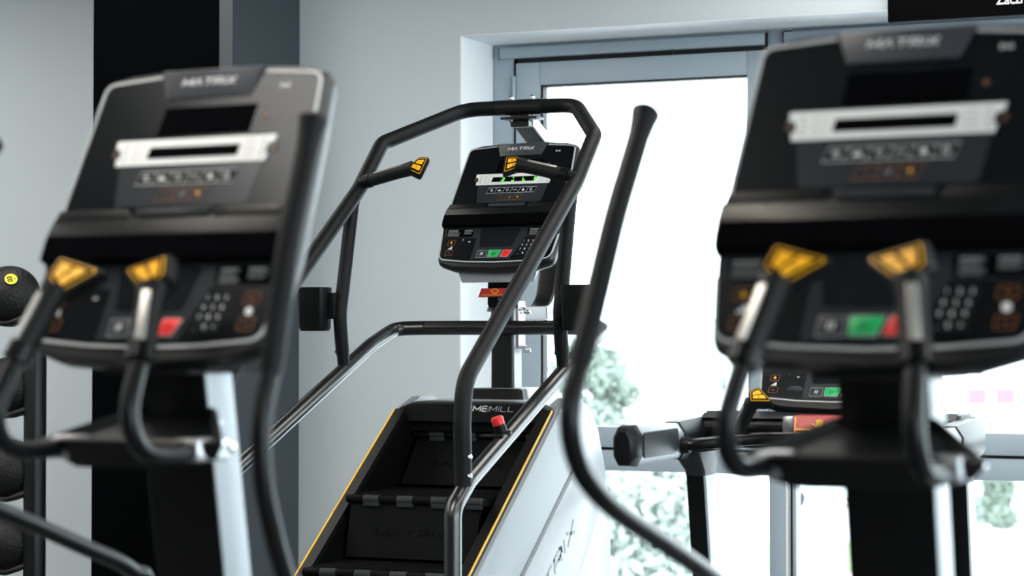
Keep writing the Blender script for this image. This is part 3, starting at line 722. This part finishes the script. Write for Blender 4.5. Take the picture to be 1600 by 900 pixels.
# side supports with cup holders and grips
for s in (-1, 1):
    p = smooth_path([q(s * RW, 6.225, 1.300), q(s * RW, 6.205, 1.40), q(s * RW, 6.198, 1.475), q(s * RW, 6.218, 1.56), q(s * RW, 6.275, 1.80), q(s * RW, 6.292, 1.858)], 6)
    m = mb('foam').tube(p, [.020 if i < 3 else .0225 for i in range(len(p))], 18); sp = m.build('support_bar', sc_)
    m = mb('chrome').lathe([(.021, 0), (.022, .014), (.018, .02)], q(s * RW, 6.228, 1.282), (0, 0, 1), 14); m.lathe([(.006, 0), (.006, .004), (.002, .006)], q(s * RW - .02, 6.21, 1.35), (-1, -.3, 0), 10); m.build('bolt', sp)
    m = mb('plastic')
    cx, cv = s * (RW + .075), 6.165
    f = lambda k, z: [q(cx + x * k, cv + y * k, z) for x, y in rpoly([(-.048, -.045), (.048, -.045), (.048, .045), (-.048, .045)], .022, 4)]
    m.loft([f(.80, 1.418), f(.92, 1.428), f(1.0, 1.555), f(1.0, 1.560), f(.90, 1.560), f(.82, 1.432)])
    m.box(q(s * (RW + .022), 6.18, 1.50), (.034, .035, .085), .006)
    m.build('cup_holder', sc_)
    QC = [(.029, .0014), (-.006, -.0336), (-.0296, .0044), (.028, .028)] if s < 0 else [(.0138, .025), (-.039, .0123), (0, -.029), (.025, -.008)]
    gb = mb('foam').tube([q(s * RW, 6.335, 1.908), q(s * .335, 6.325, 1.917)], .017, 14).build('grip_mount', sc_)
    make_grip(sc_, q(s * .350, 6.325, 1.914), q(-.163 if s < 0 else .172, 6.32, 1.956), (.25, -.85, .46), (0, 0, 1), QC, r=.0215, sensor_n=(0, -.35, 1), sens=(.16, .72), icons='--' if s < 0 else '+-')
# centre post
m = mb('black_coat'); pr = lambda v0, v1, w, z: [q(x, v, z) for x, v in rpoly([(-w, v0), (w, v0), (w, v1), (-w, v1)], .010, 3)]
m.loft([pr(6.63, 6.71, .041, 1.20), pr(6.63, 6.71, .039, 1.53)])
post = m.build('centre_post', sc_)
m = mb('panel_light')
m.loft([[q(.0395, 6.638, 1.21), q(.0395, 6.704, 1.21), q(.0385, 6.704, 1.50), q(.0385, 6.638, 1.50)], [q(.0435, 6.640, 1.21), q(.0435, 6.702, 1.21), q(.0415, 6.702, 1.50), q(.0415, 6.640, 1.50)]])
m.build('post_lit_side', post, label='pale strip standing for light on the side of the post')  # window light on the post's right side, painted as a pale strip
m = mb('plastic'); m.loft([[q(x, v, z) for x, v in rpoly([(-a, v0), (a, v0), (b, v1), (-b, v1)], .012, 3)] for a, b, v0, v1, z in ((.108, .09, 6.555, 6.80, 1.188), (.102, .085, 6.562, 6.79, 1.222), (.096, .08, 6.57, 6.78, 1.226))])
pl = m.build('post_plinth', sc_)
m = mb('panel_light'); m.loft([[q(x, v, z) for x, v in rpoly([(-a, v0), (a, v0), (b, v1), (-b, v1)], .012, 3)] for a, b, v0, v1, z in ((.110, .092, 6.60, 6.802, 1.190), (.104, .087, 6.60, 6.792, 1.2235), (.098, .082, 6.60, 6.78, 1.2275))])
m.build('plinth_lit_faces', pl, label='pale faces standing for light on the top and side of the plinth')  # light on the plinth's top and side, painted by a paler shell
m = mb('plastic'); m.loft([pr(6.615, 6.715, .043, 1.497), pr(6.61, 6.715, .046, 1.51), pr(6.61, 6.71, .044, 1.605), pr(6.615, 6.70, .038, 1.61)])
for x, z in ((0, 1.59), (.034, 1.562), (-.034, 1.562)): m.use('matte_black').lathe([(.007, 0), (.007, .002)], q(x, 6.6105, z), (0, -1, 0), 12)
m.use('chrome').lathe([(.006, 0), (.006, .002)], q(0, 6.6105, 1.527), (0, -1, 0), 12)
colr = m.build('post_collar', sc_)
m = mb('red_lever'); m.loft([[q(x, v, z) for x, z in ((-.062, 1.532), (.052, 1.536), (.056, 1.562), (-.050, 1.562))] for v in (6.575, 6.615)])
m.use('red_dark').bb(q(-.046, 6.5735, 1.540), q(.046, 6.576, 1.560)); m.use('yellow').tube([q(.012 * math.cos(a * math.pi / 6), 6.573, 1.552 + .007 * math.sin(a * math.pi / 6)) for a in range(12)], .0016, 6, closed=True, up=(0, 1, 0)); m.bb(q(-.048, 6.572, 1.5385), q(.048, 6.575, 1.5405)); m.bb(q(.046, 6.572, 1.5385), q(.048, 6.575, 1.561))
m.build('safety_lever', colr, label='red lever with a yellow ring')
mb('black_coat').lathe([(.033, 0), (.033, .05)], q(0, 6.655, 1.60), seg=20).build('console_stem', colr)
m = mb('plastic').loft([[q(x, v, z) for x, v in ((-.045, 6.61), (.045, 6.61), (.045, 6.70), (-.045, 6.70))] if z < 1.64 else [q(x, v, z) for x, v in ((-.10, 6.60), (.10, 6.60), (.10, 6.72), (-.10, 6.72))] for z in (1.63, 1.675)])
m.build('console_bracket', sc_)
for lo, hi, bl_ in (((-.058, 6.67, 1.445), (-.048, 6.69, 1.53), ((-.062, 1.492),)), ((.043, 6.66, 1.36), (.049, 6.72, 1.52), ((.060, 1.495), (.060, 1.365)))):
    rc = mb('silver').bb(q(*lo), q(*hi), .002).build('rail_clamp', sc_, label='steel clamp plate on the centre post')
    for x, z in bl_:
        g_ = 1 if x > 0 else -1
        mb('chrome').lathe([(.008, -.010), (.008, .008), (.004, .012)], q(x, 6.675, z), (g_, -.4, 0), 10).build('clamp_bolt', rc)
        if g_ > 0: mb('chrome').lathe([(.0075, -.014), (.0075, .006), (.004, .010)], q(x + .006, 6.702, z - .012), (1, 0, 0), 10).build('clamp_bolt', rc)
# C arm behind the console up to the hoop
arm = fillet([q(0, 6.70, 1.478), q(0, 7.02, 1.484), q(0, 7.085, 1.68), q(0, 7.085, 2.04), q(0, 6.825, 2.148), q(0, 6.785, 2.148)], [.13, .13, .12, .03], 8)
sq = rpoly([(-1, -1), (1, -1), (1, 1), (-1, 1)], .25, 3)
m = mb('black_coat').tube(arm, .034, ry=.026, up=(0, 0, 1), prof=sq); ca = m.build('console_arm', sc_)
m = mb('silver'); m.tube([p + V((.0345, 0, 0)) for p in arm[2:-4]], .0016, ry=.020, up=(0, 0, 1), prof=sq); m.build('arm_lit_side', ca, label='silver strip standing for light on the side of the arm')  # lit side of the dark arm, put in as a silver strip
m = mb('black_coat').bb(q(-.06, 6.755, 2.146), q(.075, 6.825, 2.156), .002); m.build('arm_plate', ca)
make_console(sc_, q(.026, 6.75, 2.039), 29, yaw=-4, lit=True)
# red stop button on the right rail
b0 = V(q(RW - .012, 5.76, 1.128)); bd = V((-.25, -.25, 1)).normalized()
m = mb('plastic').lathe([(.030, -.022), (.030, -.012), (.020, -.008), (.018, .016), (.014, .020)], b0, bd, 18); m.box(b0 + V((-.012, -.02, -.018)), (.075, .05, .006), .002)
sb = m.build('stop_switch', sc_)
mb('red').lathe([(.013, .012), (.018, .016), (.019, .034), (.015, .040)], b0, bd, 18).build('stop_button', sb, label='red stop button')

# ------------------------------------------------------------------ TREADMILL
TU, TV = -1.545, 6.00
tm = thing('treadmill', 'treadmill before the window, mostly hidden behind the nearest elliptical trainer', 'treadmill', (TU, TV, 0))
tc = make_console(tm, (.009, .128, 1.595), 32)
xk = MX.Translation(V((.009, .128, 1.595))) @ MX(((1, 0, 0, 0), (0, math.sin(R(32)), -math.cos(R(32)), 0), (0, math.cos(R(32)), math.sin(R(32)), 0), (0, 0, 0, 1)))
mb('plastic_grey', xk).sphere((-.112, -.408, .002), 1.0, 24, 12, (.024, .011, .007)).build('pulse_dial', tc)
PX = .372
fy = lambda z: -.18 + (1.02 - z) * .19
for s in (-1, 1):
    m = mb('post_silver')
    m.loft([[(s * PX + x, y, z) for x, y in rpoly([(-.027, fy(z) + .004), (.027, fy(z) + .004), (.027, fy(z) + .108), (-.027, fy(z) + .108)], .012, 3)] for z in (.1, .6, 1.02)])
    po = m.build('upright', tm, label='upright with silver side')
    m = mb('black_gloss')
    m.loft([[(s * PX + x, y, z) for x, y in rpoly([(-.028, fy(z)), (.024, fy(z)), (.024, fy(z) + .008), (-.028, fy(z) + .05)], .004, 2)] for z in (.1, .6, 1.02)])
    m.build('upright_cover', po, label='black front cover of the upright')
    m = mb('plastic_grey'); m.loft([[(s * PX + x, y, z) for x, y in rpoly([(-w, y0), (w, y0), (w, y1), (-w, y1)], .014, 3)] for w, y0, y1, z in ((.029, -.185, -.07, 1.005), (.030, -.19, -.07, 1.02), (.036, -.24, -.06, 1.055), (.040, -.27, -.05, 1.075))])
    m.build('upright_collar', po)
    # hand rest with eight sided section
    oc = [(-.55, -1), (.55, -1), (1, -.5), (1, .45), (.5, 1), (-.5, 1), (-1, .45), (-1, -.5)]
    ac = s * (PX + .012)
    m = mb('silver'); m.use('post_silver')
    m.tube([(ac, -.70, 1.114), (ac, -.50, 1.113), (ac, -.33, 1.112)], [.031, .033, .036], ry=[.052, .051, .048], prof=oc)
    ar = m.build('hand_rest', tm, label='silver hand rest')
    m = mb('plastic'); m.tube([(ac, -.745, 1.112), (ac, -.737, 1.113), (ac, -.705, 1.114), (ac, -.680, 1.114)], [.020, .028, .033, .033], ry=[.040, .050, .055, .055], prof=oc); m.build('end_cap', ar)
    m = mb('plastic_grey'); ix = ac - s * .0325
    m.prism(rpoly([(-.675, 1.080), (-.42, 1.080), (-.385, 1.10), (-.40, 1.150), (-.675, 1.148)], .012), .0, .004, O=(ix, 0, 0), ax=(0, 1, 0), ay=(0, 0, 1), az=(-s, 0, 0), bev=.0015)
    m.build('grip_inset', ar, label='dark inset on the inner side of the hand rest')
    m = mb('plastic'); m.tube([(ac, -.345, 1.112), (ac, -.325, 1.112), (ac, -.06, 1.118), (ac * .96, .06, 1.12)], [.040, .041, .043, .035], ry=[.052, .053, .056, .045], prof=oc); m.build('arm_root', ar)
m = mb('plastic')                                        # dashboard between the uprights
sec = rpoly([(-.16, 1.085), (.10, 1.085), (.13, 1.12), (.09, 1.175), (-.10, 1.182), (-.17, 1.15)], .015, 3)
m.prism(sec, -.37, .37, ax=(0, 1, 0), ay=(0, 0, 1), az=(1, 0, 0))
m.use('plastic_grey').prism(rpoly([(-.16, 1.165), (-.10, 1.188), (.08, 1.182), (.08, 1.172), (-.10, 1.176)], .003, 2), -.36, .36, ax=(0, 1, 0), ay=(0, 0, 1), az=(1, 0, 0))
m.build('dashboard', tm)
m = mb('plastic').bb((-.13, -.10, 1.17), (.13, .08, 1.235), .01); m.build('console_neck', tm)
for x_ in (-.115, .105): mb('silver').bb((x_, -.185, 1.128), (x_ + .035, -.15, 1.178), .006).build('neck_trim', tm, label='silver corner beside the stop lever')
m = mb('red_lever'); m.loft([[(-.075, -.205, 1.180), (.100, -.205, 1.180), (.085, -.225, 1.138), (-.070, -.225, 1.128)], [(-.075, -.16, 1.182), (.100, -.16, 1.182), (.1, -.16, 1.13), (-.075, -.16, 1.12)]])
XF = MX(((1, 0, 0, 0), (0, .42, -.907, -.2165), (0, .907, .42, 1.157), (0, 0, 0, 1)))
el = m.build('stop_lever', tm, label='red stop lever with a yellow hand symbol')
m = mb('yellow', XF); m.strip([(-.068, .020), (-.066, -.016), (.06, -.013), (.082, .017)], .0045, .003)
m.prism(rpoly([(-.012, -.008), (.008, -.008), (.010, .004), (.006, .004), (-.008, .004)], .002), 0, .0032)
for i in range(4): m.strip([(-.007 + .005 * i, .002), (-.008 + .0055 * i, .012 + (.002 if i in (1, 2) else 0))], .0032, .0032)
m.strip([(-.010, -.004), (-.018, .002)], .0034, .0032); m.build('hand_symbol', el)
hb = smooth_path([(-.35, -.365, 1.100), (-.30, -.360, 1.104), (-.15, -.275, 1.118), (0, -.245, 1.121), (.15, -.275, 1.118), (.30, -.36, 1.104), (.35, -.365, 1.100)], 6)
m = mb('black_gloss').tube(hb, .0165, 16); m.use('plastic')
for s in (-1, 1): m.tube([(s * .352, -.367, 1.100), (s * .328, -.363, 1.102)], .0235, 16)
m.build('front_bar', tm)
for s in (-1, 1):
    make_grip(tm, (s * .240, -.215, 1.120), (s * .172, -.250, 1.236), (-s * .10, -.72, .69), (-s, 0, 0), [(x * .86, y * .86) for x, y in QUAD], r=.0195, sensor_n=(-.9, -.6, .3), sens=(.12, .72))
m = mb('plastic'); m.bb((-.42, -1.55, .05), (.42, .2, .17), .02); dk = m.build('deck', tm)
mb('belt_rubber').bb((-.27, -1.56, .168), (.27, .1, .178), .004).build('belt', dk)
for s in (-1, 1): mb('post_silver').bb((s * .345 - .06, -1.54, .165), (s * .345 + .06, .12, .19), .008).build('side_rail', dk)
m = mb('plastic_grey').loft([[(-.4, -.02, .15), (.4, -.02, .15), (.4, .40, .05), (-.4, .40, .05)], [(-.36, .05, .27), (.36, .05, .27), (.36, .34, .24), (-.36, .34, .24)]]); m.build('motor_cover', dk)
for x in (-.36, .36):
    for y in (-1.45, .15): mb('plastic').lathe([(.03, 0), (.03, .06)], (x, y, 0), seg=14).build('foot', dk)

# ------------------------------------------------------------------ BALL RACK
BU, BV = -5.165, 7.05
rk = thing('ball_rack', 'black upright rack holding medicine balls at the left edge', 'rack', (BU, BV, 0))
for (x, y) in ((.125, -.03), (-.02, .20)):
    m = mb('rack_black').bb((x - .027, y - .027, .02), (x + .027, y + .027, 1.545 if y > 0 else 1.38), .004); m.build('post', rk)
m = mb('rack_black'); m.bb((-.05, -.10, 0), (.18, .26, .03), .006); m.bb((-.30, .17, 0), (.20, .23, .03), .006); m.build('base', rk)
BALLS = [(0.0, 0, 1.560), (0, 0, 1.198), (0, 0, .870), (0, 0, .585)]
for i, (x, y, z) in enumerate(BALLS):
    c = V((x - .010, y, z)); zz = z - .095
    for yy in (-.085, .085):
        p = smooth_path([(.118, -.02 if yy < 0 else .02, zz + .022 + (0 if i else .0)), (.08, yy * .8, zz + .002), (.045, yy, zz - .012), (0, yy, zz - .010), (-.08, yy, zz + .012), (-.22, yy, zz + .016), (-.34, yy, zz + .016)], 6)
        mb('rack_black').tube(p, .0115, 12).build('cradle_rod', rk)
    mb('rack_black').bb((-.35, -.097, zz + .004), (-.326, .097, zz + .028), .003).build('cradle_end', rk)
    mb('rack_black').tube([(-.02, .20, zz - .010), (-.02, .085, zz - .010)], .011, 12).build('cradle_bracket', rk)
lab = ['black textured medicine ball with a round yellow weight label, topmost on the rack', 'plain black medicine ball second from the top of the rack', 'plain black medicine ball third from the top of the rack', 'plain black medicine ball lowest in view on the rack']
for i, (x, y, z) in enumerate(BALLS):
    o = mb('ball_rubber').sphere((0, 0, 0), .122, 48, 32).build('medicine_ball', loc=(BU + x - .010, BV + y, z))
    tag(o, lab[i], 'ball', 'medicine balls on the rack')
    if i == 0:
        d = V((.28, -.83, .62)).normalized(); d = V((.52, -.66, .54)).normalized()
        up = V((0, 0, 1)); r0 = up.cross(d).normalized(); u0 = d.cross(r0)
        rr = MX.Rotation(R(100), 3, d); r1, u1 = rr @ r0, rr @ u0
        xf = MX(((r1.x, u1.x, d.x, d.x * .1195), (r1.y, u1.y, d.y, d.y * .1195), (r1.z, u1.z, d.z, d.z * .1195), (0, 0, 0, 1)))
        m = mb('plastic', xf).lathe([(.030, 0), (.029, .0025), (.024, .003)], seg=28); m.use('label_yellow').lathe([(.0245, .0), (.0245, .0036)], seg=28)
        m.use('matte_black').text('03', (0, .004), .027, .0040, bold=.0008); m.text('KG', (0, -.015), .009, .0040)
        m.build('weight_label', o, label='round yellow label reading 03')

# ------------------------------------------------------------------ OUTSIDE, far below the window
GZ = -5.2
def outp(px_, d): # helper: direction from the camera yaw, distance -> ground point
    yw = R(23.1); x = (px_ - 800) / 3350
    return V((math.cos(yw) * x * d - math.sin(yw) * d, math.sin(yw) * x * d + math.cos(yw) * d, GZ))
m = mb('asphalt').bb((-260, 12, GZ - .3), (160, 330, GZ)); struct(m.build('ground'))
def slab(name, mname, p, w, dpt, h, z0=GZ):
    o = mb(mname).bb((-w / 2, 0, 0), (w / 2, dpt, h)).build(name); o.location = (p.x, p.y, z0); o.rotation_euler = (0, 0, R(23.1)); return o
lawn = slab('lawn', 'grass', outp(1420, 60), 44, 9, .03); lawn['kind'] = 'stuff'
p = outp(1560, 98)
bl = thing('far_building', 'low white building with red roof edges and red window bands outside at right', 'building', p, R(23.1))
mb('render_white').bb((-4.2, 0, 0), (14, 12, 4.35)).build('walls', bl)
m = mb('roof_red'); m.loft([[(-4.4, -.3, 4.35), (-1.9, -.3, 4.35), (-2.3, 3, 4.9), (-4.2, 3, 4.9)], [(-4.4, -.28, 4.30), (-1.9, -.28, 4.30), (-2.3, 3, 4.85), (-4.2, 3, 4.85)]]); m.build('roof', bl)
for x in (-1.0, .3, 1.6, 3.0, 4.4): mb('roof_red').bb((x - .45, -.1, 3.55), (x + .45, 0, 4.25)).build('red_band', bl)
for x in (-1.0, .3, 1.6, 3.0, 4.4): mb('far_glass').bb((x - .42, -.12, 2.95), (x + .42, 0, 3.5)).build('window_pane', bl)
mb('far_glass').bb((-1.25, -.12, 1.75), (-.75, 0, 2.5)).build('window_pane', bl)
p = outp(1080, 120)
b2 = thing('pale_building', 'long pale building outside beyond the middle of the window', 'building', p, R(23.1))
mb('render_white').bb((-9, 0, 0), (7, 10, 7.6)).build('walls', b2); mb('far_glass').bb((-2.3, -.1, 7.3), (-1.2, 0, 7.7)).build('roof_vent', b2)
for x in (-6.5, -3.9, 1.5, 4.2): mb('far_glass').bb((x - .5, -.06, 3.6), (x + .5, 0, 4.8)).build('window_pane', b2)
def blob(name, p, z, r, mname, n, label, cat, sc=(1, 1, 1), trunk=True):
    rt = thing(name, label, cat, (p.x, p.y, GZ))
    m = mb(mname); t = bmesh.new()
    lumps = [(random.uniform(0, 6.28), random.uniform(.2, .75), random.uniform(-.7, .7), random.uniform(.3, .5)) for i in range(n)]
    for a, q_, hz, k in lumps:
        c = V((q_ * r * math.cos(a) * sc[0], q_ * r * math.sin(a) * sc[1], z - GZ + hz * r * sc[2]))
        for j in range(90):
            d = V((random.gauss(0, 1), random.gauss(0, 1), random.gauss(0, 1))).normalized() * (k * r * random.uniform(.6, 1.0))
            u = V((random.gauss(0, 1), random.gauss(0, 1), random.gauss(0, 1))).normalized(); w_ = u.orthogonal().normalized(); e = .075 * r * random.uniform(.7, 1.4)
            p_ = c + V((d.x * min(1, sc[0] + .2), d.y * min(1, sc[1] + .2), d.z))
            t.faces.new([t.verts.new(p_ + o_) for o_ in (u * e * 1.5, w_ * e * .7, -u * e * 1.5, -w_ * e * .7)])
    m.add(t)
    m.build('foliage', rt)
    if trunk: mb('bark').tube([(0, 0, 0), (0, 0, max(.5, z - GZ - r * .3))], [.16 * r, .08 * r], 8).build('trunk', rt)
blob('tree', outp(926, 34), .45, .75, 'leaf', 26, 'faint green tree outside beside the silver stair climber panel', 'tree', (1, 1, 1.3))
blob('tree', outp(985, 40), -2.4, 1.45, 'leaf_pale', 36, 'leafy tree low outside below the window rail', 'tree', (1, 1, 1))
blob('conifer', outp(1560, 74), -4.0, 1.15, 'leaf', 26, 'upright green conifer outside below the right window rail', 'tree', (.5, .5, 1.0))
blob('shrub', outp(1572, 72), -4.75, .55, 'leaf', 16, 'round dark green shrub outside at lower right', 'shrub', (1.1, 1, .6), False)
blob('shrub', outp(1528, 76), -4.6, .8, 'leaf_pale', 16, 'pale green bush outside left of the conifer', 'shrub', (1.1, 1, .7), False)
p = outp(1290, 84)
car = thing('parked_car', 'white car parked outside, seen faintly under the accessory tray', 'car', p, R(23.1 + 4))
m = mb('car_white'); prof = rpoly([(-2.1, .35), (-2.15, .75), (-1.2, .92), (-.55, 1.42), (.9, 1.45), (1.75, .98), (2.1, .9), (2.12, .35)], .1, 3)
m.prism(prof, -.85, .85, ax=(1, 0, 0), ay=(0, 0, 1), az=(0, -1, 0), bev=.08); m.build('car_body', car)
m = mb('far_glass').prism([(-1.0, .95), (-.5, 1.34), (.8, 1.37), (1.45, .98)], .84, .865, ax=(1, 0, 0), ay=(0, 0, 1), az=(0, -1, 0)); m.build('side_window', car)
for x in (-1.3, 1.35):
    for y in (-.80, .80): mb('tyre').lathe([(.2, -.1), (.32, -.1), (.34, 0), (.32, .1), (.2, .1)], (x, y, .34), (0, 1, 0), 20).build('wheel', car)

# ------------------------------------------------------------------ LIGHT, WORLD, CAMERA
w = bpy.data.worlds.new('overcast'); S.world = w; w.use_nodes = True
bg = w.node_tree.nodes['Background']; bg.inputs[0].default_value = (.86, .94, 1.0, 1); bg.inputs[1].default_value = 6.5
def portal(name, loc, rot, sx, sy):
    l = bpy.data.lights.new(name, 'AREA'); l.shape = 'RECTANGLE'; l.size = sx; l.size_y = sy; l.cycles.is_portal = True
    o = bpy.data.objects.new(name, l); COL.objects.link(o); o.location = loc; o.rotation_euler = rot
portal('portal_back', (-.32, IV + .2, 1.36), (R(-90), 0, 0), 7.0, 2.7)
portal('portal_right', (U1 + .35, 2.2, 1.6), (0, R(90), 0), 2.7, 11.4)

cam = bpy.data.cameras.new('camera'); co = bpy.data.objects.new('camera', cam); COL.objects.link(co)
co.location = (0, 0, EH); co.rotation_euler = (R(90) + math.atan(76 / 3350), 0, R(23.1))
cam.sensor_width = 36; cam.lens = 36 * 3350 / 1600; cam.clip_end = 1000
cam.dof.use_dof = True; cam.dof.focus_distance = 7.05; cam.dof.aperture_fstop = 3.6; cam.dof.aperture_blades = 9
S.camera = co
vs = S.view_settings; vs.view_transform = 'Standard'; vs.look = 'None'; vs.exposure = 0.38; vs.gamma = 1.0; vs.use_curve_mapping = False
